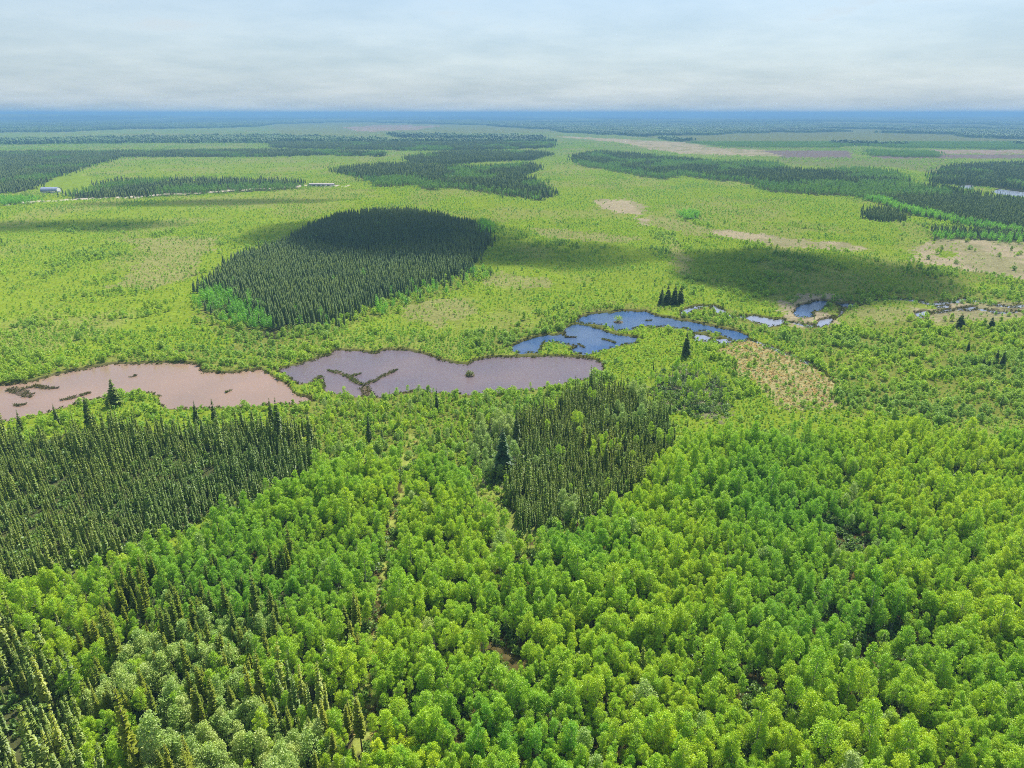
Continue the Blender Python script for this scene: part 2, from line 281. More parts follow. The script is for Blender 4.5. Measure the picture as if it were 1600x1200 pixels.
POND['palewater'] = [[(1161, 493), (1183, 493), (1209, 500), (1224, 498), (1223, 506), (1200, 508), (1176, 500)], [(1283, 499), (1300, 495), (1299, 502), (1288, 510), (1276, 510)],
                     [(1112, 480), (1122, 479), (1134, 487), (1128, 491), (1120, 486)], [(1066, 486), (1080, 480), (1086, 482), (1070, 492), (1064, 496)],
                     [(1083, 521), (1100, 522), (1112, 527), (1105, 532), (1085, 531)], [(1112, 529), (1135, 529), (1146, 534), (1128, 537)],
                     [(1430, 489), (1450, 486), (1456, 491), (1440, 495)], [(1505, 480), (1520, 478), (1528, 482), (1510, 484)], [(1462, 478), (1480, 477), (1482, 480), (1464, 481)],
                     [(1548, 299), (1562, 296), (1600, 300), (1700, 306), (1700, 313), (1590, 306), (1560, 302)], [(1500, 291), (1518, 289), (1522, 293), (1504, 294)]]
def ribbon(path, w):
    P = np.array(path, float); d = np.gradient(P, axis=0); n_ = np.stack([-d[:, 1], d[:, 0]], 1); n_ /= np.linalg.norm(n_, axis=1)[:, None]; n_[:, 1] = np.where(np.abs(n_[:, 1]) < .4, np.sign(n_[:, 1] + 1e-6) * .4, n_[:, 1])
    ww = np.full((len(P), 1), w) ; ww[0] = ww[-1] = w * .4
    return [tuple(p) for p in np.concatenate([P + n_ * ww, (P - n_ * ww)[::-1]])]
for path, w in (([(1168, 528), (1190, 536), (1215, 546), (1245, 557), (1272, 571), (1292, 586), (1306, 600)], 1.2), ([(1342, 476), (1362, 468), (1390, 465), (1425, 468), (1455, 475), (1485, 472), (1510, 467), (1545, 472), (1575, 478), (1640, 476)], 1.2),
                ([(1132, 489), (1145, 494), (1163, 494)], 1.2), ([(1222, 502), (1240, 503), (1258, 508), (1278, 509)], 1.1), ([(1298, 497), (1312, 492), (1318, 484), (1308, 477)], 1.1), ([(1455, 489), (1478, 485), (1500, 482), (1530, 482), (1560, 488), (1600, 486)], 1.2),
                ([(1066, 494), (1085, 480), (1112, 477), (1128, 482)], 1.1)):
    POND['palewater'].append(ribbon(path, w))
def ragged(P):
    out = []; P = np.asarray(P, float)
    for i in range(len(P)):
        a_, b_ = P[i], P[(i + 1) % len(P)]; n_ = max(1, int(np.hypot(*(b_ - a_)) / 5)); n_ = min(n_, 60)
        for k_ in range(n_): out.append(a_ + (b_ - a_) * k_ / n_)
    out = np.array(out); j = rng.normal(size=out.shape) * (1.5, .75); j = j * .6 + np.roll(j, 1, 0) * .4
    return out + j * np.clip((out[:, 1:2] - 280) / 200, .15, 1)
POND = {k_: [ragged(P) for P in v_] for k_, v_ in POND.items()}
WM = np.zeros((RH, RW), np.float32)
for k in POND:
    for P in POND[k]: WM[fill(REG.shape, P)] = 1
def blur(A, n):
    for ax in (0, 1):
        c = np.cumsum(np.pad(A, [(n + 1, n) if a == ax else (0, 0) for a in (0, 1)], mode='edge'), axis=ax)
        A = (np.take(c, range(2 * n + 1, c.shape[ax]), ax) - np.take(c, range(0, c.shape[ax] - 2 * n - 1), ax)) / (2 * n + 1)
    return A
WB = blur(WM, 1); WN = blur(WM, 5)
def look(A, x, y, warp=0.0, s=50):
    if warp:
        x = x + (fbm(x / 9, y / 9, s) - .5) * warp * (1 + y / 400); y = y + (fbm(x / 9 + 40, y / 9, s + 9) - .5) * warp * 2 * (1 + y / 400)
    u, v = pix(x, np.maximum(y, 20), 0.0)
    return A[np.clip(np.round(v - V0), 0, RH - 1).astype(int), np.clip(np.round(u - U0), 0, RW - 1).astype(int)]
def hill(x, y):
    d = np.hypot(x, y)
    z = 95 * sstep(6000, 16000, d) * (fbm(x / 4200, y / 4200, 3) - .25)
    az = np.arctan2(x, np.maximum(y, 1))
    return z + 48 * sstep(-.36, -.62, az) * sstep(11000, 17000, d) * (.8 + .4 * fbm(x / 3000, y / 3000, 5))
def gz(x, y):                                       # height of the ground
    return hill(x, y) + .5 * (fbm(x / 40, y / 40, 11, 3) - .5) * sstep(20, 200, np.abs(y))
WATER = -.42
def ground_z(x, y):
    w = look(WB, x, y)
    return gz(x, y) * (1 - look(WN, x, y)) - 1.5 * w

# ------------------------------------------------------------------ ground sheet
vs = np.concatenate([np.linspace(1700, 1000, 90), np.linspace(1000, 650, 130)[1:], np.linspace(650, 460, 190)[1:], np.linspace(460, 230, 190)[1:], np.linspace(230, 190, 50)[1:], np.linspace(190, 181.5, 22)[1:]])
gy = at(np.full_like(vs, 800), vs)[1]
gy = np.concatenate([[-900, -200, 0], gy[gy > 10], [40000, 60000]])
us = np.concatenate([np.linspace(-3.2, -.88, 30), np.linspace(-.88, .88, 620)[1:-1], np.linspace(.88, 3.2, 30)])
slant = np.sqrt(gy ** 2 + 100 ** 2)
GX = us[None, :] * np.maximum(slant, 120)[:, None]; GY = np.repeat(gy[:, None], len(us), 1)
x = GX.ravel(); y = GY.ravel()
z = ground_z(x, y); nr, nc = GX.shape
idx = np.arange(nr * nc).reshape(nr, nc)
Fq = np.stack([idx[:-1, :-1], idx[:-1, 1:], idx[1:, 1:], idx[1:, :-1]], -1).reshape(-1, 4)
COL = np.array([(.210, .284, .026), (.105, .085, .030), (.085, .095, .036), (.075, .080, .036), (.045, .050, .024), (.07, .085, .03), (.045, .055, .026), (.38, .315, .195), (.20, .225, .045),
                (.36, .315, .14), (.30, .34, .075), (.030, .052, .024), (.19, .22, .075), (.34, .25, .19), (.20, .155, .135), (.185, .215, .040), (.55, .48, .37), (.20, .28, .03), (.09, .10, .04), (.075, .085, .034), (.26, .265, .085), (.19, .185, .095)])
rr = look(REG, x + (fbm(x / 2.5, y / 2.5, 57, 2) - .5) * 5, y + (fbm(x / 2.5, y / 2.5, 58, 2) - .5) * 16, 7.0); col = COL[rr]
grassy = np.isin(rr, (MEADOW,))
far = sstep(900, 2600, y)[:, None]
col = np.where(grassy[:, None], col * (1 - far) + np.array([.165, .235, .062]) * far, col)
dry = sstep(.50, .66, fbm(x / 55, y / 110, 21)) * grassy * .42                    # dry, brownish swathes in the meadow
col = col * (1 - dry[:, None]) + np.array([.27, .25, .10]) * dry[:, None]
dot = sstep(.52, .64, fbm(x / 30, y / 45, 31)) * np.isin(rr, (TAN, FIELD, PINK)) * .45
col = col * (1 - dot[:, None]) + np.array([.19, .21, .06]) * dot[:, None]
fw = (rr == FARWOOD)                                                              # leafy and coniferous blocks of the far woods
blk = fbm(x / 900, y / 1600, 41)
col = np.where((fw & (blk > .50))[:, None], np.array([.070, .115, .036]), col); col = np.where((fw & (blk > .60))[:, None], np.array([.17, .19, .07]), col)
shore = (look(WN, x, y) > .22) & (look(WM, x, y) < .5) & (y < 900)
col = np.where(shore[:, None], col * .35 + np.array([.10, .075, .045]) * .65, col)
col = np.where((look(WM, x, y) > .5)[:, None], np.array([.16, .11, .08]), col)
col = col * (0.82 + .36 * fbm(x / 6, y / 6, 61, 3))[:, None]
m, N, L = newmat('ground_cover')
a = N('ShaderNodeAttribute'); a.attribute_name = 'cover'
g = N('ShaderNodeNewGeometry'); n1 = N('ShaderNodeTexNoise'); n1.inputs['Scale'].default_value = .45; n1.inputs['Detail'].default_value = 8; n1.inputs['Roughness'].default_value = .7; L(g.outputs['Position'], n1.inputs['Vector'])
mr = N('ShaderNodeMapRange'); mr.inputs['From Min'].default_value = .3; mr.inputs['From Max'].default_value = .7; mr.inputs['To Min'].default_value = .6; mr.inputs['To Max'].default_value = 1.35; L(n1.outputs['Fac'], mr.inputs['Value'])
hv = N('ShaderNodeHueSaturation'); L(a.outputs['Color'], hv.inputs['Color']); L(mr.outputs[0], hv.inputs['Value'])
d = N('ShaderNodeBsdfDiffuse'); L(hv.outputs[0], d.inputs[0]); d.inputs['Roughness'].default_value = .6
b = N('ShaderNodeBump'); b.inputs['Strength'].default_value = .7; b.inputs['Distance'].default_value = .5; L(n1.outputs['Fac'], b.inputs['Height']); L(b.outputs[0], d.inputs['Normal'])
o = N('ShaderNodeOutputMaterial'); L(d.outputs[0], o.inputs[0]); M['ground'] = m
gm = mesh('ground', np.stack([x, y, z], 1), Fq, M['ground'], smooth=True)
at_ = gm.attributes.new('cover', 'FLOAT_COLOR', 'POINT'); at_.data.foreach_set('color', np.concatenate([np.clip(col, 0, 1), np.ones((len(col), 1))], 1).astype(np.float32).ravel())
tag(link('ground', gm), kind='structure')

# ponds: one level sheet in each hollow
def grow(P, k):
    P = np.asarray(P, float); n = len(P)
    e = np.roll(P, -1, 0) - np.roll(P, 1, 0); nrm = np.stack([e[:, 1], -e[:, 0]], 1); nrm /= np.maximum(np.linalg.norm(nrm, axis=1), 1e-6)[:, None]
    area = np.sum(P[:, 0] * np.roll(P[:, 1], -1) - np.roll(P[:, 0], -1) * P[:, 1])
    return P + nrm * k * (1 if area > 0 else -1)
import bmesh
def sheet(name, P, zlev, mat):
    bm = bmesh.new(); X, Y = at(P[:, 0], P[:, 1], 0.0)
    f = bm.faces.new([bm.verts.new((X[i], Y[i], zlev)) for i in range(len(P))])
    bmesh.ops.triangulate(bm, faces=[f])
    me = bpy.data.meshes.new(name); bm.normal_update()
    for q in bm.faces:
        if q.normal.z < 0: q.normal_flip()
    bm.to_mesh(me); bm.free(); me.materials.append(mat); return link(name, me)
k = 0
for key in POND:
    for P in POND[key]:
        tag(sheet('pond', grow(P, 2.0), WATER - .003 * k, M[key]), kind='structure'); k += 1

# ------------------------------------------------------------------ plants
def rot_frames(n, up=0.3):
    nrm = rng.normal(size=(n, 3)); nrm /= np.linalg.norm(nrm, axis=1)[:, None]; nrm[:, 2] = np.abs(nrm[:, 2]) + up; nrm /= np.linalg.norm(nrm, axis=1)[:, None]
    a = rng.normal(size=(n, 3)); t = np.cross(nrm, a); t /= np.linalg.norm(t, axis=1)[:, None]
    return t, np.cross(nrm, t)
def leaves(P, size, up=.3):
    n = len(P); t, b = rot_frames(n, up); s = (size * rng.uniform(.7, 1.3, n))[:, None]
    V = np.stack([P - t * s * .5, P - b * s * .36 + t * s * .05, P + t * s * .5, P + b * s * .36 + t * s * .05], 1).reshape(-1, 3)
    return V, np.arange(4 * n).reshape(n, 4)
def tube(pts, rad, k=5):
    pts = np.asarray(pts, float); V = []; F = []
    for i, p in enumerate(pts):
        d = pts[min(i + 1, len(pts) - 1)] - pts[max(i - 1, 0)]; d /= np.linalg.norm(d) + 1e-9
        a = np.cross(d, (0.31, .9, .2)); a /= np.linalg.norm(a); b = np.cross(d, a)
        for j in range(k): V.append(p + rad[i] * (a * cos(2 * pi * j / k) + b * sin(2 * pi * j / k)))
    for i in range(len(pts) - 1):
        for j in range(k): F.append((i * k + j, i * k + (j + 1) % k, (i + 1) * k + (j + 1) % k, (i + 1) * k + j))
    return np.array(V), np.array(F)
class Acc:
    def __init__(s): s.V = []; s.F = []; s.n = 0
    def add(s, V, F): s.V.append(np.asarray(V, float)); s.F.append(np.asarray(F) + s.n); s.n += len(V); return s
    def get(s): return np.concatenate(s.V), s.F
def broadleaf(H, base, R, nclump, nleaf, lsize, taper=.55, stems=1):
    """trunk(s) with limbs, and a crown of leaf clumps with gaps between them"""
    T = Acc(); K = Acc(); bend = rng.uniform(-.35, .35, 2) * H / 14
    for s in range(stems):
        off = rng.uniform(-.35, .35, 2) * (stems > 1) * R
        pts = [(off[0] * (t * 1.6 + .1) + bend[0] * t * t, off[1] * (t * 1.6 + .1) + bend[1] * t * t, H * .93 * t - .12 * (t == 0)) for t in (0, .25, .5, .75, 1)]
        r0 = .0105 * H / sqrt(stems); T.add(*tube(pts, [r0, r0 * .85, r0 * .65, r0 * .4, r0 * .12], 5))
    for c in range(nclump):
        t = (c + rng.uniform(0, 1)) / nclump; zc = base + (1 - base) * t ** .9
        prof = (sin(pi * min(1, .14 + .86 * t)) ** .6) * (1 - taper * t * t) if t < .97 else .2
        ang = c * 2.4 + rng.uniform(-.5, .5); rad = R * prof * rng.uniform(.35, .85)
        cz = H * zc * .97; ctr = np.array([bend[0] * zc * zc + rad * cos(ang), bend[1] * zc * zc + rad * sin(ang), cz])
        a0 = np.array([bend[0] * zc * zc * .6, bend[1] * zc * zc * .6, max(cz - R * .7, H * base * .8)])
        T.add(*tube([a0, (a0 + ctr) / 2 + (0, 0, -.08), ctr], [.0035 * H, .0025 * H, .001 * H], 3))
        cr = R * rng.uniform(.30, .48); q = rng.normal(size=(nleaf, 3)); q /= np.linalg.norm(q, axis=1)[:, None]
        q *= (cr * rng.uniform(.35, 1.08, nleaf) ** .7)[:, None] * np.array([1, 1, .85]); K.add(*leaves(ctr + q, lsize))
    return T.get(), K.get()
def conifer(H, R, whorls, per, base=.12, droop=.35, pw=.85, wide=.34, club=0.0):
    """trunk and whorls of drooping boughs, each bough two crossed jagged sprays"""
    T = Acc(); K = Acc()
    bx, by = rng.uniform(-.02, .02, 2) * H
    T.add(*tube([(0, 0, -.15), (bx * .4, by * .4, H * .5), (bx, by, H * .99)], [.0125 * H, .008 * H, .0015 * H], 5))
    for w in range(whorls):
        t = (w + rng.uniform(-.3, .3)) / whorls; t = min(max(t, 0), .985); zc = H * (base + (1 - base) * t)
        rr = R * ((1 - t) ** pw) * (1 if t > .12 else .65 + 2.9 * t) + .05 * R
        if club and t > .78: rr += club * R
        for k in range(per):
            if rng.random() < .12: continue
            a = rng.uniform(0, 2 * pi); ln = rr * rng.uniform(.65, 1.15)
            d = np.array([cos(a), sin(a), 0]); sd = np.array([-sin(a), cos(a), 0]); dr = droop * ln * rng.uniform(.6, 1.3)
            c0 = np.array([bx * zc / H, by * zc / H, zc]); wv = wide * ln + .05
            p1 = c0 + d * ln * .55 + (0, 0, -dr * .35); p2 = c0 + d * ln + (0, 0, -dr)
            K.add([c0, p1 + sd * wv, p2, p1 - sd * wv], [[0, 1, 2, 3]])
            K.add([c0 + (0, 0, .03 * H / 10), p1 + (0, 0, wv * .55), p2 * .97 + c0 * .03, p1 - (0, 0, wv * .9)], [[0, 1, 2, 3]])
    K.add([(bx - .03, by, H * .93), (bx + .03, by, H * .93), (bx, by, H * 1.02)], [[0, 1, 2]])
    return T.get(), K.get()
def lowcone(H, R, tiers=4, k=7):
    K = Acc()
    for i in range(tiers):
        t = i / tiers; z0 = H * (.08 + .86 * t); z1 = min(H, z0 + H * .40); r = R * (1 - t) ** .8 + .06 * R
        V = [(0, 0, z1)]
        for j in range(2 * k):
            a = pi * j / k + rng.uniform(-.1, .1); q = r * (1.1 if j % 2 else .55) * rng.uniform(.8, 1.15); V.append((q * cos(a), q * sin(a), z0 + (.0 if j % 2 else .12 * H / tiers) + rng.uniform(-.02, .02) * H))
        K.add(V, [(0, 1 + j, 1 + (j + 1) % (2 * k)) for j in range(2 * k)])
    return K.get()
def leafball(R, h, n, lsize, lumps=5):
    K = Acc()
    for c in range(lumps):
        a = c * 2.4 + rng.uniform(0, 1); rad = R * rng.uniform(0.0, .65) * (c > 0); cr = R * rng.uniform(.45, .62)
        q = rng.normal(size=(n // lumps, 3)); q /= np.linalg.norm(q, axis=1)[:, None]; q[:, 2] = np.abs(q[:, 2]) * 1.1 - .25
        q *= (rng.uniform(.6, 1.05, len(q)))[:, None]
        P = np.array([rad * cos(a), rad * sin(a), h * rng.uniform(.2, .45)]) + q * np.array([cr, cr, h * .58]); P[:, 2] = np.maximum(P[:, 2], .03)
        K.add(*leaves(P, lsize))
    return K.get()
def tuft(h, r, n):
    K = Acc()
    for i in range(n):
        a = rng.uniform(0, 2 * pi); d = np.array([cos(a), sin(a), 0]); s = np.array([-sin(a), cos(a), 0]); b0 = d * rng.uniform(0, r * .4); hh = h * rng.uniform(.6, 1.1); w = .05 * h + .02
        K.add([b0 - s * w, b0 + s * w, b0 + d * r * .5 + s * w * .8 + (0, 0, hh * .75), b0 + d * r * rng.uniform(.8, 1.2) + (0, 0, hh * rng.uniform(.6, 1))], [[0, 1, 2], [0, 2, 3]])
    return K.get()

PROTO = {}                                          # kind -> list of (trunk mesh, crown mesh, whole mesh)
def reg(kind, n, fn, leaf, bark):
    out = []
    for i in range(n):
        r = fn()
        if isinstance(r[0], tuple): (TV, TF), (KV, KF) = r
        else: TV, TF, KV, KF = None, None, r[0], r[1]
        def grp(Fs):
            q = [f for f in Fs if f.shape[1] == 4]; t = [f for f in Fs if f.shape[1] == 3]
            return [np.concatenate(a) for a in (q, t) if a]
        KG = grp(KF); kc = mesh(kind + '_crown', KV, KG, M[leaf]); tm = None; wm = kc
        if TV is not None:
            TG = grp(TF); tm = mesh(kind + '_trunk', TV, TG, M[bark])
            nT = len(TV); wm = mesh(kind, np.concatenate([TV, KV]), TG + [f + nT for f in KG], [M[bark], M[leaf]], np.concatenate([np.zeros(sum(len(f) for f in TG)), np.ones(sum(len(f) for f in KG))]))
        out.append((tm, kc, wm))
    PROTO[kind] = out
U = lambda a, b: rng.uniform(a, b)
reg('aspen', 11, lambda: broadleaf(U(6.6, 9.8), U(.44, .58), U(1.1, 1.75), 17, 95, .19, U(.05, .4)), 'aspen', 'aspenbark')
reg('poplar', 4, lambda: broadleaf(U(6.5, 8.5), U(.28, .38), U(1.5, 2.0), 19, 90, .24, .35, 2), 'poplar', 'aspenbark')
reg('spruce', 8, lambda: conifer(U(4.6, 7.6), U(.52, .85), 18, 9, .08, .45, .75, .42, .10), 'spruce', 'bark')
reg('whitespruce', 3, lambda: conifer(U(13, 16), U(1.9, 2.4), 26, 10, .06, .4, .85, .3), 'darkspruce', 'bark')
reg('pine', 5, lambda: conifer(U(8.5, 11.5), U(.8, 1.1), 20, 9, .3, -.12, .55, .40), 'pine', 'bark')
reg('willow', 6, lambda: (lambda r, h: broadleaf(h, .12, r, 13, 42, .28, .3, 4))(U(.95, 1.45), U(1.8, 2.9)), 'willow', 'bark')
reg('scrub', 6, lambda: leafball(U(.65, .95), U(1.0, 1.9), 90, .30, 4), 'scrub', 'bark')
reg('under', 5, lambda: leafball(U(.9, 1.4), U(.9, 1.8), 110, .36, 5), 'under', 'bark')
reg('sedge', 4, lambda: tuft(U(.55, .85), .5, 16), 'sedge', 'bark')
reg('drygrass', 4, lambda: tuft(U(.5, .8), .55, 16), 'drygrass', 'bark')
reg('spruce_far', 6, lambda: lowcone(U(6, 9), U(.75, 1.1), 5), 'darkspruce', 'bark')
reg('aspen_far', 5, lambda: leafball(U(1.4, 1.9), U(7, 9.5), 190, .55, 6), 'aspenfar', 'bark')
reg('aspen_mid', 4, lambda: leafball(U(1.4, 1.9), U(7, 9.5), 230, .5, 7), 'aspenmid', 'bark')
def snag():
    H = U(6, 11); T = Acc(); bx, by = rng.uniform(-.6, .6, 2)
    T.add(*tube([(0, 0, -.2), (bx * .5, by * .5, H * .5), (bx, by, H)], [.11, .075, .015], 5))
    for i in range(26):
        t = U(.25, .97); a = U(0, 2 * pi); ln = (1.05 - t) * U(.5, 1.3); p = np.array([bx * t, by * t, H * t]); q = p + np.array([cos(a) * ln, sin(a) * ln, -.15 * ln + U(0, .2)])
        T.add(*tube([p, q], [.022, .008], 3))
    return T.get()
reg('snag', 5, snag, 'deadwood', 'bark')
def woodpatch(n, w):                                # a block of far-off wood, its trees too small to tell apart
    K = Acc()
    for i in range(n):
        px_, py_ = rng.uniform(-w / 2, w / 2, 2); H = U(8, 15); R = H * .22; k = 5
        if rng.random() < .5: V, F = lowcone(H, R * .9, 2, 3); F = F[0] if len(F) == 1 else np.concatenate(F)
        else:
            V = np.array([(0, 0, H)] + [(R * 1.1 * cos(2 * pi * j / k) * U(.8, 1.2), R * 1.1 * sin(2 * pi * j / k) * U(.8, 1.2), H * .72) for j in range(k)] + [(R * cos(2 * pi * j / k), R * sin(2 * pi * j / k), H * .2) for j in range(k)])
            F = np.array([(0, 1 + j, 1 + (j + 1) % k) for j in range(k)] + [(1 + j, 1 + k + j, 1 + (j + 1) % k) for j in range(k)] + [(1 + (j + 1) % k, 1 + k + j, 1 + k + (j + 1) % k) for j in range(k)])
        K.add(np.asarray(V) + (px_, py_, 0), F)
    return K.get()
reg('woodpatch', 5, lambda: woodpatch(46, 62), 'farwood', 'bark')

PC = {}
for kind, lst in PROTO.items():
    c = bpy.data.collections.new('plants_' + kind)
    for i, (t, kx, w) in enumerate(lst):
        ob = bpy.data.objects.new('%s_shape_%02d' % (kind, i), w); c.objects.link(ob)
    PC[kind] = c
def scatter(name, kind, x, y, scale, squash=None, zoff=0.0):
    """the uncounted rest of a kind: one object whose points each carry one plant"""
    n = len(x)
    if n == 0: return
    me = bpy.data.meshes.new(name); me.vertices.add(n)
    me.vertices.foreach_set('co', np.stack([x, y, ground_z(x, y) + zoff], 1).astype(np.float32).ravel())
    k = len(PROTO[kind]); a = me.attributes.new('pick', 'INT', 'POINT'); a.data.foreach_set('value', rng.integers(0, k, n).astype(np.int32))
    r = np.stack([rng.uniform(-.05, .05, n), rng.uniform(-.05, .05, n), rng.uniform(0, 2 * pi, n)], 1)
    a = me.attributes.new('turn', 'FLOAT_VECTOR', 'POINT'); a.data.foreach_set('vector', r.astype(np.float32).ravel())
    s = np.asarray(scale) * np.ones(n); sz = s * (squash if squash is not None else rng.uniform(.88, 1.12, n))
    a = me.attributes.new('size', 'FLOAT_VECTOR', 'POINT'); a.data.foreach_set('vector', np.stack([s, s, sz], 1).astype(np.float32).ravel())
    o = link(name, me)
    ng = bpy.data.node_groups.new(name, 'GeometryNodeTree'); ng.interface.new_socket('Geometry', in_out='INPUT', socket_type='NodeSocketGeometry'); ng.interface.new_socket('Geometry', in_out='OUTPUT', socket_type='NodeSocketGeometry')
    N = ng.nodes.new; L = ng.links.new; gi = N('NodeGroupInput'); go = N('NodeGroupOutput'); ip = N('GeometryNodeInstanceOnPoints'); ci = N('GeometryNodeCollectionInfo')
    ci.inputs['Collection'].default_value = PC[kind]; ci.inputs['Separate Children'].default_value = True; ci.inputs['Reset Children'].default_value = True
    def attr(nm, t):
        q = N('GeometryNodeInputNamedAttribute'); q.data_type = t; q.inputs['Name'].default_value = nm; return q.outputs['Attribute']
    ip.inputs['Pick Instance'].default_value = True
    L(gi.outputs[0], ip.inputs['Points']); L(ci.outputs[0], ip.inputs['Instance']); L(attr('pick', 'INT'), ip.inputs['Instance Index'])
    L(attr('turn', 'FLOAT_VECTOR'), ip.inputs['Rotation']); L(attr('size', 'FLOAT_VECTOR'), ip.inputs['Scale']); L(ip.outputs[0], go.inputs[0])
    md = o.modifiers.new('plants', 'NODES'); md.node_group = ng
    tag(o, kind='stuff'); return o
def cands(y0, y1, s):
    ys = np.arange(y0, y1, s); out = []
    xm = .727 * sqrt(y1 * y1 + 1e4) * 1.12 + 30
    gx, gy = np.meshgrid(np.arange(-xm, xm, s), ys); gx = gx + (np.arange(len(ys)) % 2)[:, None] * s * .5
    x = gx.ravel() + rng.uniform(-.42, .42, gx.size) * s; y = gy.ravel() + rng.uniform(-.42, .42, gx.size) * s
    ok = np.abs(x) < .727 * np.sqrt(y * y + 1e4) * 1.12 + 30
    x = x[ok]; y = y[ok]; dry_ = look(WN, x, y) < .28
    return x[dry_], y[dry_]

# ---- countable plants near the camera: own objects; labels say where each one stands
COLS = ('at the far left', 'left of the cutline', 'just right of the cutline', 'right of centre', 'towards the right', 'at the far right')
ORD = ('first', 'second', 'third', 'fourth', 'fifth', 'sixth', 'seventh', 'eighth', 'ninth', 'tenth', 'eleventh', 'twelfth')
ORD += ('thirteenth', 'fourteenth', 'fifteenth', 'sixteenth', 'seventeenth', 'eighteenth', 'nineteenth', 'twentieth')
NUM = ('zero', 'one', 'two', 'three', 'four', 'five', 'six', 'seven', 'eight', 'nine', 'ten', 'eleven', 'twelve', 'thirteen', 'fourteen', 'fifteen', 'sixteen', 'seventeen', 'eighteen', 'nineteen', 'twenty')
def individuals(name, kind, x, y, scale, words, cat, group, rows, labels=None, tall=1.0, colours=None):
    n = len(x); hgt = np.zeros(n); U_, V_ = pix(x, y, 5.0)
    vi = rng.integers(0, len(PROTO[kind]), n)
    hgt[:] = scale
    if labels is None:
        tint = rng.integers(0, len(colours), n); order = np.argsort(np.argsort(y)); row = (order * rows) // max(n, 1)
        colb = np.digitize(U_, (300, 590, 800, 1070, 1340)); big = hgt > np.median(hgt); key = {}
        for i in range(n): key.setdefault((row[i], colb[i], tint[i], bool(big[i])), []).append(i)
        labels = [None] * n
        for (r, c, t, b), L_ in key.items():
            L_.sort(key=lambda i: U_[i]); nm = NUM[len(L_)] if len(L_) < 21 else 'many'
            for k, i in enumerate(L_):
                suf = '' if len(L_) == 1 else ', %s of %s' % (ORD[k] if k < 20 else 'later', nm)
                labels[i] = '%s %s %s, %s row%s, %s%s' % ('large' if b else 'small', colours[t][0], words, ('front', 'second', 'third', 'fourth', 'fifth', 'sixth', 'seventh', 'rearmost')[r], '', COLS[c], suf)
    for i in range(n):
        tm, km, wm = PROTO[kind][vi[i]]
        e = link(name, None, None, (x[i], y[i], float(ground_z(x[i:i + 1], y[i:i + 1])[0]))); s = float(scale[i])
        e.rotation_euler = (U(-.04, .04), U(-.04, .04), U(0, 2 * pi)); e.scale = (s, s, s * U(.92, 1.1) * tall); e.empty_display_size = .5
        if tm is not None: link('trunk' if cat != 'shrub' else 'stems', tm, e)
        k = link('crown' if cat != 'shrub' else 'foliage', km, e)
        if colours is not None and labels is not None and 'tint' in locals(): k.color = (*colours[tint[i]][1], 1)
        tag(e, labels[i], cat, group)
def nearest(x, y, mask, n=300):
    """the n that show largest inside the picture"""
    u, v = pix(x, y, 6.0); vis = mask & (u > 5) & (u < 1595) & (v > 0) & (v < 1195)
    d = np.where(vis, np.hypot(x, y), 1e9); k = np.argsort(d)[:min(n, int(vis.sum()))]; sel = np.zeros(len(x), bool); sel[k] = True; return sel

# foreground trees
x, y = cands(52, 335, 1.04); r = look(REG, x + rng.normal(0, 1.1, len(x)), y + rng.normal(0, 2.2, len(x)), 3.0); r = np.where(look(REG, x, y) == BARE, BARE, r); q = rng.random(len(x)); gap = fbm(x / 16, y / 16, 71); kn = fbm(x / 10, y / 14, 75); cnt = len(x)
kind = np.full(cnt, '', dtype='U12')
inA = (r == ASPEN); kind[inA & (q < .60 * sstep(.20, .36, gap))] = 'aspen'
kind[inA & (q > .64) & (q < .647)] = 'snag'; kind[inA & (q > .997)] = 'spruce'; kind[inA & (q > .993) & (q < .997)] = 'poplar'
inS = (r == SPRUCE) | (r == SPRUCE2); kind[inS & (q < np.where(r == SPRUCE2, .60, .40) * sstep(.14, .40, gap))] = 'spruce'; kind[(r == SPRUCE2) & (q > .992)] = 'aspen'
inM = (r == MIXED); mm = inM & (q < .50)
kind[mm] = 'pine'; kind[mm & ((kn > .50) | (q > .42))] = 'aspen'; kind[mm & (kn < .40) & (q < .42)] = 'poplar'; kind[mm & (q < .07)] = 'spruce'
kind[(r == PALE) & (q < .26)] = 'poplar'; kind[(r == PALE) & (q > .8)] = 'pine'; kind[(r == PALE) & (q > .68) & (q < .8)] = 'aspen'
u_, v_ = pix(x, y, 0.0); pc = (r == PALE) & (u_ > 800); kind[pc & (q < .55)] = 'aspen'
inE = (r == EDGE); kind[inE & (q < .06)] = 'aspen'; kind[inE & (q > .988)] = 'spruce'; kind[inE & (q > .93) & (q < .945)] = 'poplar'
inT = (r == THICKET) | (r == MEADOW); kind[inT & (q > .9988) & (y > 190)] = 'spruce'; kind[inT & (q < .004) & (y < 230)] = 'aspen'
ug_ = pix(x, y, 0.0)[0]; kind[(r == GREYWOOD) & (q < .055)] = 'snag'; gw_ = (r == GREYWOOD) & (ug_ < 900); kind[gw_ & (q > .88)] = 'spruce'; kind[gw_ & (q > .78) & (q < .88)] = 'poplar'; kind[(r == GREYWOOD) & (ug_ > 900) & (q > .96)] = 'aspen'; kind[(r == SPRUCE2) & (gap < .36) & (q > .94)] = 'poplar'
kind[(r == DEAD) & (q < .035) & (pix(x, y)[0] < 1150)] = 'snag'
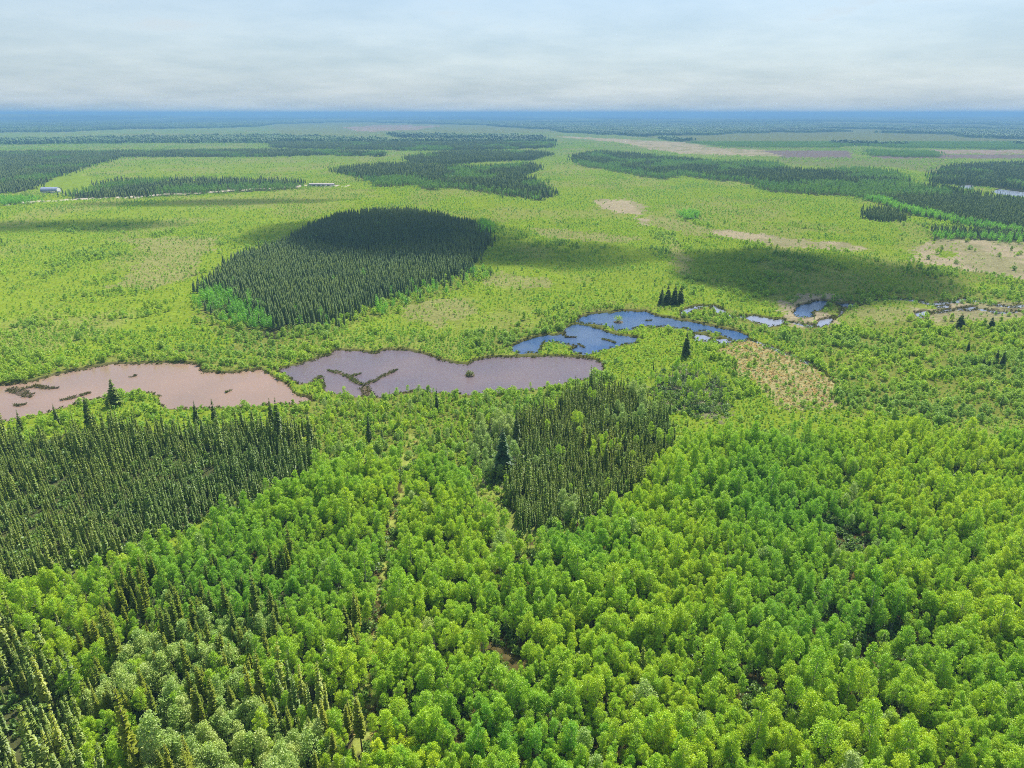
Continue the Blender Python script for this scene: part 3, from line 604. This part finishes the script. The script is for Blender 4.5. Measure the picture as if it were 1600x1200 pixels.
sc = np.exp(rng.normal(-.36, .24, cnt)) * (.70 + .55 * fbm(x / 24, y / 24, 77)); sc = np.where(inE | inT, sc * .62, sc); uu_, vv_ = pix(x, y, 0.0); sc = np.where(inS & (kn > .56), sc * 1.25, sc); sc = np.where((r == SPRUCE) & (vv_ < 715 + 60 * (gap - .5)), sc * 1.28, sc); sc = np.where(kind == 'spruce', sc * 1.12, sc); sc = np.where(np.isin(kind, ('pine', 'poplar')), sc * 1.1, sc); sc = np.where((r == SPRUCE) & (vv_ < 900), sc * .9, sc); sc = np.where((r == SPRUCE) & (y < 130), sc * 1.3, sc); sc = np.where(kind == 'pine', sc * 1.15, sc); sc = np.where(kind == 'snag', sc * .9, sc)
TINT_A = (('yellow-green', (1.25, 1.12, .8)), ('bright green', (1, 1, 1)), ('deep green', (.78, .92, 1.05)))
for kd, nm, words, cat, grp, cols in (('aspen', 'aspen_tree', 'aspen', 'aspen', 'aspens of the foreground forest', TINT_A),
        ('spruce', 'spruce_tree', 'narrow spruce', 'spruce', 'narrow spruces of the foreground', (('olive', (1.25, 1.15, .9)), ('dark green', (.95, 1, 1)))),
        ('pine', 'pine_tree', 'pine', 'pine', 'pines of the lower left', (('yellowish', (1.15, 1.1, .9)), ('olive', (.9, .95, 1)))),
        ('poplar', 'pale_leafed_tree', 'pale round-crowned tree', 'tree', 'pale leafy trees of the lower left', (('whitish green', (1.25, 1.15, 1.2)), ('soft green', (.95, 1, .9))))):
    isk = kind == kd; sel = nearest(x, y, isk)
    individuals(nm, kd, x[sel], y[sel], sc[sel], words, cat, grp, 8, colours=cols)
    rest = isk & ~sel; scatter({'aspen': 'aspen_wood', 'spruce': 'spruce_wood', 'pine': 'pine_wood', 'poplar': 'pale_leafed_wood'}[kd], kd, x[rest], y[rest], sc[rest])
sel = kind == 'snag'
individuals('dead_tree', 'snag', x[sel], y[sel], sc[sel], 'bare dead tree', 'dead tree', 'bare dead trees', 4, colours=(('grey', (1, 1, 1)),))

# island forest and its edges
x, y = cands(335, 900, 2.25); r = look(REG, x + rng.normal(0, 2.5, len(x)), y + rng.normal(0, 6, len(x)), 3.0); q = rng.random(len(x))
a = (r == ISLE) & (q < .92); scatter('island_spruce_wood', 'spruce_far', x[a], y[a], rng.uniform(.75, 1.12, a.sum()))
a = ((r == FRINGE) & (q < .45)) | ((r == ISLE) & (q > .996)) | ((r == EDGE) & (q < .05)); scatter('island_aspen_edge', 'aspen_mid', x[a], y[a], rng.uniform(.75, 1.1, a.sum()))
a = ((r == STAND) & (q < .6)) | ((r == EDGE) & (q > .95)) | ((r == THICKET) & (q > .998)); scatter('meadow_spruce_wood', 'spruce_far', x[a], y[a], rng.uniform(.6, 1.05, a.sum()))
# stands farther out
x, y = cands(900, 2700, 5.2); r = look(REG, x + rng.normal(0, 7, len(x)), y + rng.normal(0, 11, len(x)), 5.0); q = rng.random(len(x)); pn = fbm(x / 70, y / 120, 81)
a = (r == STAND) & (q < .85) & (pn < .60); scatter('distant_spruce_wood', 'spruce_far', x[a], y[a], rng.uniform(.85, 1.3, a.sum()))
a = ((r == FRINGE) & (q < .85)) | ((r == STAND) & (q < .8) & (pn >= .60)) | ((r == FARWOOD) & (q < .6)); scatter('distant_aspen_wood', 'aspen_far', x[a], y[a], rng.uniform(.85, 1.25, a.sum()))
x, y = cands(2500, 10000, 58); r = look(REG, x, y, 0); q = rng.random(len(x)); blk = fbm(x / 900, y / 1600, 41)
a = ((r == FARWOOD) & (blk < .60) & (q < .9)) | ((r == STAND) & (y > 2700)); scatter('horizon_wood', 'woodpatch', x[a], y[a], rng.uniform(.9, 1.3, a.sum()))

# shrubs
x, y = cands(52, 335, 1.55); r = look(REG, x + rng.normal(0, 1.5, len(x)), y + rng.normal(0, 3, len(x)), 3.0); q = rng.random(len(x))
a = np.isin(r, (ASPEN, MIXED, PALE, GREYWOOD)) & (q < .55) | np.isin(r, (SPRUCE, SPRUCE2)) & (q < .34); scatter('understory_shrubs', 'under', x[a], y[a], rng.uniform(.8, 1.9, a.sum()))
a = (r == EDGE) & (q < .70) | (r == THICKET) & (q < .38) | (r == MEADOW) & (q < .70) | (r == DEAD) & (q < .28) | (r == BARE) & (q < .15); scatter('low_scrub', 'scrub', x[a], y[a], np.exp(rng.normal(-.2, .3, a.sum())))
cl_ = fbm(x / 11, y / 15, 97); wl = ((r == EDGE) & (q > .80) | (r == THICKET) & (q > .90 - .5 * sstep(.45, .62, cl_)) | (r == MEADOW) & (q > .985 - .4 * sstep(.58, .7, fbm(x / 16, y / 16, 95))) | (r == DEAD) & (q > .97)); wx, wy = x[wl], y[wl]
a = (r == DEAD) & (q > .45) & (q < .95) | (r == BARE) & (q > .8); scatter('dry_grass', 'drygrass', x[a], y[a], rng.uniform(.8, 1.4, a.sum()))
x, y = cands(335, 700, 2.1); r = look(REG, x + rng.normal(0, 3, len(x)), y + rng.normal(0, 7, len(x)), 3.0); q = rng.random(len(x)); den = fbm(x / 28, y / 40, 91)
a = (r == MEADOW) & (q < .28 + .42 * sstep(.35, .6, den)) | (r == EDGE) & (q < .6) | (r == THICKET) & (q < .4) | (r == TAN) & (q < .05) | (r == BRIGHT) & (q < .3) | (r == DRYISH) & (q < .33)
scatter('meadow_scrub', 'scrub', x[a], y[a], np.exp(rng.normal(-.25, .33, a.sum())))
cl_ = fbm(x / 11, y / 15, 97); wl = (r == THICKET) & (q > .92 - .5 * sstep(.45, .62, cl_)) | (r == EDGE) & (q > .8) | (r == MEADOW) & (q > .994 - .3 * sstep(.60, .72, fbm(x / 22, y / 34, 95))) | (r == TAN) & (q > .995); wx = np.concatenate([wx, x[wl]]); wy = np.concatenate([wy, y[wl]])
wsel = nearest(wx, wy, np.ones(len(wx), bool)); wsc = np.clip(np.exp(rng.normal(-.12, .28, len(wx))), .45, 1.7)
individuals('willow_shrub', 'willow', wx[wsel], wy[wsel], wsc[wsel], 'willow bush', 'shrub', 'willow bushes of the shore thickets', 8, colours=(('yellowish', (1.2, 1.12, .9)), ('green', (1, 1, 1)), ('grey-green', (.85, .9, 1.15))))
scatter('willow_thicket', 'willow', wx[~wsel], wy[~wsel], wsc[~wsel])
x, y = cands(700, 1300, 4.2); r = look(REG, x, y, 2.0); q = rng.random(len(x)); den = fbm(x / 40, y / 70, 91)
a = (r == MEADOW) & (q < .25 + .5 * sstep(.35, .6, den)) | (r == TAN) & (q < .04) | (r == DRYISH) & (q < .25); scatter('far_meadow_scrub', 'scrub', x[a], y[a], rng.uniform(.9, 1.8, a.sum()))
x, y = cands(1300, 2800, 9.5); r = look(REG, x, y, 2.0); q = rng.random(len(x)); den = fbm(x / 60, y / 130, 91)
a = np.isin(r, (MEADOW, FIELD)) & (q < .15 + .6 * sstep(.4, .62, den)); scatter('distant_meadow_scrub', 'scrub', x[a], y[a], rng.uniform(1.4, 2.8, a.sum()))
# sedges rimming the water
ex, ey = [], []
for key in POND:
    for P in POND[key]:
        X, Y = at(np.array([p[0] for p in P]), np.array([p[1] for p in P]))
        for i in range(len(X)):
            j = (i + 1) % len(X); ln = math.hypot(X[j] - X[i], Y[j] - Y[i]); n = int(ln * (.6 + 3.2 * rng.random() ** 2)); n += int(rng.random() < .5)
            if n == 0 or abs(X[i]) > 600 or Y[i] > 700: continue
            t = rng.random(n); ex.append(X[i] + (X[j] - X[i]) * t + rng.normal(0, .3 + .9 * rng.random() ** 2, n)); ey.append(Y[i] + (Y[j] - Y[i]) * t + rng.normal(0, .4 + 1.3 * rng.random() ** 2, n))
ex = np.concatenate(ex); ey = np.concatenate(ey); scatter('shore_sedge', 'sedge', ex, ey, rng.uniform(.6, 1.3, len(ex)), zoff=.12)

# ------------------------------------------------------------------ sedge islands in the ponds
def island(label, path, wd, name='sedge_island', cat='island', n=90):
    """a low mud bank along a line, grown over with tussocks"""
    X, Y = at(np.array([p[0] for p in path], float), np.array([p[1] for p in path], float)); c = np.array([X.mean(), Y.mean()])
    X = X - c[0]; Y = Y - c[1]; seg = np.hypot(np.diff(X), np.diff(Y)); cum = np.concatenate([[0], np.cumsum(seg)]); T = np.linspace(0, cum[-1], max(8, int(cum[-1] / 1.2)))
    px_ = np.interp(T, cum, X); py_ = np.interp(T, cum, Y); dx_ = np.gradient(px_); dy_ = np.gradient(py_); ln = np.hypot(dx_, dy_) + 1e-6
    w = wd * (.55 + .8 * fbm(T / 2.5 + c[0], T * 0 + c[1], 5, 2)) * np.minimum(1, np.minimum(np.arange(len(T)) + .35, len(T) - .65 - np.arange(len(T))) / 2)
    V = []; off = (-1.0, -.7, 0, .7, 1.0); hz = (-.3, .14, .24, .14, -.3)
    for o_, h_ in zip(off, hz): V.append(np.stack([px_ - dy_ / ln * w * o_, py_ + dx_ / ln * w * o_, h_ + rng.uniform(-.05, .05, len(T))], 1))
    V = np.concatenate(V); k = len(T); F = [(a * k + i, a * k + i + 1, (a + 1) * k + i + 1, (a + 1) * k + i) for a in range(4) for i in range(k - 1)]
    e = link(name, None, None, (c[0], c[1], WATER)); link('mud_bank', mesh('mud_bank', V, np.array(F), M['mud'], smooth=True), e)
    A = Acc()
    for i in range(int(n * cum[-1] / 18)):
        j = rng.integers(0, k); s = rng.uniform(-.9, .9); (tv, tf) = tuft(U(.5, .95), .5, 9); A.add(tv + (px_[j] - dy_[j] / ln[j] * w[j] * s + U(-.5, .5), py_[j] + dx_[j] / ln[j] * w[j] * s, .08), np.concatenate(tf))
    V, F = A.get(); t = link('tussocks', mesh('tussocks', V, [np.concatenate(F)], M['sedge']), e); t['kind'] = 'stuff'
    tag(e, label, cat, 'sedge islands in the ponds'); return e
for lb, path, wd in (('ragged sedge island near the left end of the brown pond', [(12, 606), (28, 610), (42, 616), (48, 619)], 2.6),
        ('flat sedge spit off the upper left shore of the brown pond', [(36, 606), (55, 602), (72, 605), (90, 605)], 1.5),
        ('long narrow sedge island in the brown pond left of the big spruce', [(97, 624), (112, 621), (126, 617), (139, 613)], 1.3),
        ('small scattered sedge patch in the lower left of the brown pond', [(22, 631), (30, 633), (40, 630)], 1.1),
        ('tiny sedge clump, left, in the middle of the brown pond', [(205, 588), (212, 585)], .6), ('tiny sedge clump in the right part of the brown pond', [(353, 612), (360, 609)], .5),
        ('left arm of the Y-shaped sedge island in the mauve pond', [(514, 578), (528, 581), (540, 585), (552, 593), (565, 600)], 1.2),
        ('right arm of the Y-shaped sedge island in the mauve pond', [(570, 600), (580, 596), (594, 589), (606, 583), (619, 577)], 1.3),
        ('broad stem of the Y-shaped sedge island reaching the near shore', [(568, 602), (572, 609), (575, 616), (572, 622)], 3.0),
        ('short sedge bar above the Y-shaped island fork', [(548, 588), (556, 584), (563, 583)], 1.0),
        ('low sedge bar along the near shore of the mauve pond', [(606, 618), (622, 614), (640, 611), (652, 608)], 1.1),
        ('sedge tongue beside the grassy dam in the mauve pond', [(486, 608), (491, 600), (496, 593), (499, 587)], 2.2),
        ('thin sedge bar at the left of the upper blue pond', [(883, 526), (892, 526), (900, 526)], .7), ('thin dark sedge bar in the middle of the blue pond', [(942, 529), (952, 531), (962, 535)], .8),
        ('small sedge bar in the blue pond below the pale glitter', [(905, 537), (912, 542)], .7), ('dark sedge specks at the right of the blue pond', [(1010, 500), (1018, 500)], .6)):
    island(lb, path, wd)
def mound(label, u, v, R, H, kind='willow'):
    X, Y = at(u, v); e = link('bushy_mound', None, None, (float(X), float(Y), WATER)); A = Acc(); k = 14; V = [(0, 0, .5)]
    for ring, (rr_, hh) in enumerate(((.6, .35), (1.0, -.3))):
        for j in range(k): q = R * rr_ * U(.85, 1.15); V.append((q * cos(2 * pi * j / k), q * sin(2 * pi * j / k), hh))
    F3 = [(0, 1 + j, 1 + (j + 1) % k) for j in range(k)]; F4 = [(1 + j, 1 + k + j, 1 + k + (j + 1) % k, 1 + (j + 1) % k) for j in range(k)]
    link('mud_bank', mesh('mud_bank', V, [np.array(F3), np.array(F4)], M['mud'], smooth=True), e)
    KV, KF = leafball(R * .85, H, 420, .42, 8); link('foliage', mesh('foliage', KV + (0, 0, .25), [np.concatenate(KF)], M[kind]), e)
    tag(e, label, 'mound', 'bushy mounds in the ponds')
mound('bushy mound standing alone in the middle of the mauve pond', 734, 585, 2.6, 2.0, 'sedge')
mound('round grey-green bush standing in the upper blue pond', 966, 502, 3.2, 3.6)
mound('low green bush on the spit between the blue pond lobes', 1003, 513, 2.0, 2.4)

# ------------------------------------------------------------------ single trees one can pick out
def lone(name, kind, u, v, hpx, label, cat, vi=0, colour=None, width=1.0, group=None, crown=None):
    X, Y = (float(q) for q in at(u, v)); tm, km, wm = PROTO[kind][vi % len(PROTO[kind])]
    co = np.zeros(len(wm.vertices) * 3, np.float32); wm.vertices.foreach_get('co', co); H0 = co[2::3].max()
    H = hpx / FPX * math.hypot(X, math.hypot(Y, CAMZ)) / cos(math.atan2(CAMZ, Y)); s = H / H0
    e = link(name, None, None, (X, Y, float(ground_z(np.array([X]), np.array([Y]))[0]))); e.scale = (s * width, s * width, s); e.rotation_euler = (0, 0, U(0, 6))
    if tm is not None: link('trunk', tm, e)
    k = link('crown', km, e)
    if colour: k.color = (*colour, 1)
    if crown: k.data = km.copy(); k.data.materials.clear(); k.data.materials.append(M[crown])
    tag(e, label, cat, group)
lone('spruce_tree', 'whitespruce', 179, 634, 38, 'big lone dark spruce on the near shore of the brown pond', 'spruce', 0, (1.5, 1.4, 1.2), 2.0)
lone('spruce_tree', 'whitespruce', 1072, 558, 40, 'stout dark spruce alone below the blue ponds', 'spruce', 1, None, 1.5)
lone('spruce_tree', 'whitespruce', 786, 742, 74, 'tall blue-green spruce beside the left edge of the narrow spruce stand', 'spruce', 2, (.9, 1.05, 1.25), 1.45)
lone('spruce_tree', 'whitespruce', 808, 700, 60, 'dark spruce just behind the tall blue-green spruce', 'spruce', 1, None, 1.1)
lone('spruce_tree', 'whitespruce', 683, 642, 38, 'slim dark spruce by itself on the shore below the mauve pond', 'spruce', 0, None, .7)
lone('spruce_tree', 'whitespruce', 577, 690, 44, 'dark spruce among green shrubs below the sedge island, left of its pair', 'spruce', 2, None, .75)
lone('spruce_tree', 'whitespruce', 598, 696, 30, 'short dark spruce, right of its pair, below the sedge island', 'spruce', 0, None, .8)
lone('spruce_tree', 'whitespruce', 901, 862, 50, 'rusty-topped dying spruce among bright aspens near the centre', 'spruce', 1, None, .75, None, 'redneedle')
for i, (u, v, h, w) in enumerate(((1512, 549, 16, 'upper, standing apart'), (1555, 570, 22, 'second from right'), (1565, 574, 22, 'rightmost'), (1536, 573, 15, 'leftmost of the lower four'), (1544, 577, 14, 'second from left'))):
    lone('spruce_tree', 'whitespruce', u, v, h, 'small dark spruce in the right-hand willow thicket, %s' % w, 'spruce', i, None, 1.25, 'small spruces in the right-hand thicket')
for i, (u, v, h, w) in enumerate(((1034, 476, 28, 'leftmost'), (1043, 476, 32, 'second'), (1053, 476, 31, 'third'), (1063, 475, 30, 'rightmost'))):
    lone('spruce_tree', 'whitespruce', u, v, h, 'dark spruce in the clump behind the blue pond, %s of four' % w, 'spruce', i, None, 1.7, 'spruce clump behind the blue pond')
for i, (u, v, h, w) in enumerate(((1500, 512, 20, 'left'), (1548, 516, 18, 'right'))):
    lone('spruce_tree', 'whitespruce', u, v, h, 'broad dark tree among pale willows at the right, %s one' % w, 'spruce', i, None, 2.6)
for i, (u, v, h, w) in enumerate(((33, 672, 28, 'rusty tip, leftmost'), (91, 665, 30, 'slim, left'), (141, 668, 46, 'tall, left of the big lone spruce'), (308, 664, 36, 'tall, first of the shore pair'), (337, 664, 40, 'tall, second of the shore pair'), (425, 668, 44, 'tall, near the dam'), (437, 690, 66, 'very slim and tall, below the dam'), (486, 695, 50, 'slim, at the right end of the stand'))):
    lone('spruce_tree', 'whitespruce', u, v, h, 'spruce above the left stand by brown pond, %s' % w, 'spruce', i, (1.3, 1.25, 1.1), .95, 'tall spruces on the brown pond shore')
for i, (u, v, w) in enumerate(((1471, 390, 'left edge, upper'), (1469, 396, 'left edge, lower'), (1515, 390, 'centre top'), (1511, 379, 'at the wood edge'), (1494, 412, 'lower centre'), (1561, 401, 'right of centre'), (1584, 422, 'lower right'), (1580, 391, 'upper right'), (1593, 398, 'right edge'), (1450, 405, 'leftmost'))):
    lone('willow_shrub', 'willow', u, v, 6, 'dark bush on the tan dry meadow at the right, %s' % w, 'shrub', i, (.7, .75, .9), 1.2, 'bushes on the tan meadow')

# fallen logs in the lower left
for i, (u, v, a_, ln, w) in enumerate(((118, 1010, .5, 6, 'left'), (128, 1018, .7, 5, 'second'), (376, 1046, 1.0, 6.5, 'third'), (438, 1010, .9, 6, 'right'), (30, 1022, .2, 5, 'leftmost, short'))):
    X, Y = at(u, v); V, F = tube([(-ln / 2, 0, .12), (0, .1, .2), (ln / 2, 0, .16)], [.13, .11, .05], 6)
    e = link('fallen_log', mesh('fallen_log', V, F, M['deadwood']), None, (float(X), float(Y), float(ground_z(np.array([X]), np.array([Y]))[0]))); e.rotation_euler = (0, 0, a_)
    tag(e, 'grey fallen log on the forest floor at the lower left, %s' % w, 'log', 'fallen logs')

# ------------------------------------------------------------------ buildings
def box(sx, sy, z0, z1): 
    V = [(x_ * sx / 2, y_ * sy / 2, z_) for z_ in (z0, z1) for x_, y_ in ((-1, -1), (1, -1), (1, 1), (-1, 1))]
    return V, np.array([(0, 3, 2, 1), (4, 5, 6, 7), (0, 1, 5, 4), (1, 2, 6, 5), (2, 3, 7, 6), (3, 0, 4, 7)])
def building(name, u, v, sx, sy, hw, hr, label, roof, rz=0, arch=False, doors=1, cat='building', group=None):
    X, Y = at(u, v); e = link(name, None, None, (float(X), float(Y), float(ground_z(np.array([X]), np.array([Y]))[0]) - .1)); e.rotation_euler = (0, 0, rz)
    link('wall', mesh('wall', *box(sx, sy, 0, hw), M['whitewall']), e)
    k = 12 if arch else 2; A = [(-sx / 2 - .4 + (sx + .8) * s_, ) for s_ in (0, 1)]; prof = []
    for i in range(k + 1):
        t = i / k; a_ = pi * t; prof.append((-cos(a_) * (sy / 2 + .5), hw + (hr * sin(a_) if arch else hr * (1 - abs(2 * t - 1))) + .02))
    V = [(xx[0], p[0], p[1]) for xx in A for p in prof]; n = k + 1
    F4 = np.array([(i, i + 1, n + i + 1, n + i) for i in range(k)] + [(n - 1, 0, n, 2 * n - 1)])
    bm = [np.array(F4)]; V2 = V; me_ = mesh('roof', V2, bm, roof); link('roof', me_, e)
    for s_ in (0, 1):
        VV = [(A[s_][0] + (.35 if s_ == 0 else -.35), p[0], p[1] - .03) for p in prof] + [(A[s_][0] + (.35 if s_ == 0 else -.35), 0, hw)]
        link('gable', mesh('gable', VV, np.array([(i, i + 1, n) for i in range(k)]), M['whitewall']), e)
    for d_ in range(doors):
        xx = (d_ - (doors - 1) / 2) * sx / max(doors, 1) * .8; V, F = box(min(3.4, sx * .3), .12, .1, min(3, hw * .85)); V = [(a_ + xx, b_ - sy / 2 - .05, c_) for a_, b_, c_ in V]
        link('door', mesh('door', V, F, M['darkdoor']), e)
    tag(e, label, cat, group)
building('barn', 80, 301, 20, 13, 2.2, 5.2, 'arched blue-grey farm shed beside the bright field at the upper left', M['blueroof'], .15, True, 1)
building('long_shed', 503, 291, 36, 9, 2.6, 1.5, 'long low pale shed at the end of the gravel road', M['greyroof'], 0, False, 4)
for i, (u, v, w) in enumerate(((362, 220.6, 'leftmost'), (387, 220.2, 'second'), (399, 219.6, 'third'), (410, 219.6, 'fourth'), (415, 220.6, 'fifth'), (424, 220, 'sixth'), (428, 220.8, 'rightmost'))):
    building('farm_house', u, v, 13, 9, 4.5, 3.5, 'tiny white farm building among far trees at the upper left, %s of seven' % w, M['greyroof'] if i % 2 else M['whitewall'], U(-.5, .5), False, 1, 'building', 'far farm buildings')

# ------------------------------------------------------------------ clouds overhead: they throw the drifting shade on the land
m, N, L = newmat('cloud'); pv = N('ShaderNodeVolumePrincipled'); pv.inputs['Color'].default_value = (1, 1, 1, 1); pv.inputs['Density'].default_value = .03; pv.inputs['Anisotropy'].default_value = .6
o = N('ShaderNodeOutputMaterial'); L(pv.outputs[0], o.inputs['Volume']); M['cloud'] = m
CH = 1100.0
def cloud(u, v, rx, ry, rz, th=70):
    X, Y = at(u, v); t = CH / SUN[2]; c = (float(X) + SUN[0] * t, float(Y) + SUN[1] * t, CH)
    bm = bmesh.new(); bmesh.ops.create_icosphere(bm, subdivisions=4, radius=1)
    for q in bm.verts:
        p = q.co; a_ = np.array([p.x * 1.7 + u, p.y * 1.7 + p.z]); n_ = float(fbm(a_[:1], a_[1:2], int(u) % 50, 4)[0]); k_ = .55 + .9 * n_
        q.co = (p.x * rx * k_, p.y * ry * k_, p.z * th * k_ * (.45 if p.z < 0 else 1))
    me = bpy.data.meshes.new('cloud'); bm.to_mesh(me); bm.free(); me.materials.append(M['cloud'])
    e = link('cloud', me, None, c); e.rotation_euler = (0, 0, rz); tag(e, kind='structure')
cloud(590, 362, 125, 105, .2, 50); cloud(650, 385, 110, 75, -.3, 45); cloud(100, 352, 110, 42, .1, 30); cloud(335, 316, 150, 34, .15, 28); cloud(890, 396, 75, 60, 0, 34)
cloud(1240, 428, 95, 80, -.2, 80); cloud(1140, 405, 60, 40, -.2, 35)

# ------------------------------------------------------------------ the air
m, N, L = newmat('haze'); pv = N('ShaderNodeVolumePrincipled'); pv.inputs['Color'].default_value = (.21, .41, .71, 1); pv.inputs['Density'].default_value = 1.6e-4; pv.inputs['Anisotropy'].default_value = 0.0
o = N('ShaderNodeOutputMaterial'); L(pv.outputs[0], o.inputs['Volume'])
V = [(x_, y_, z_) for z_ in (-27.0, 128.0) for x_, y_ in ((-250000, -5000), (250000, -5000), (250000, 80000), (-250000, 80000))]
hz = link('haze', mesh('haze', V, box(1, 1, 0, 1)[1], m)); tag(hz, kind='stuff')
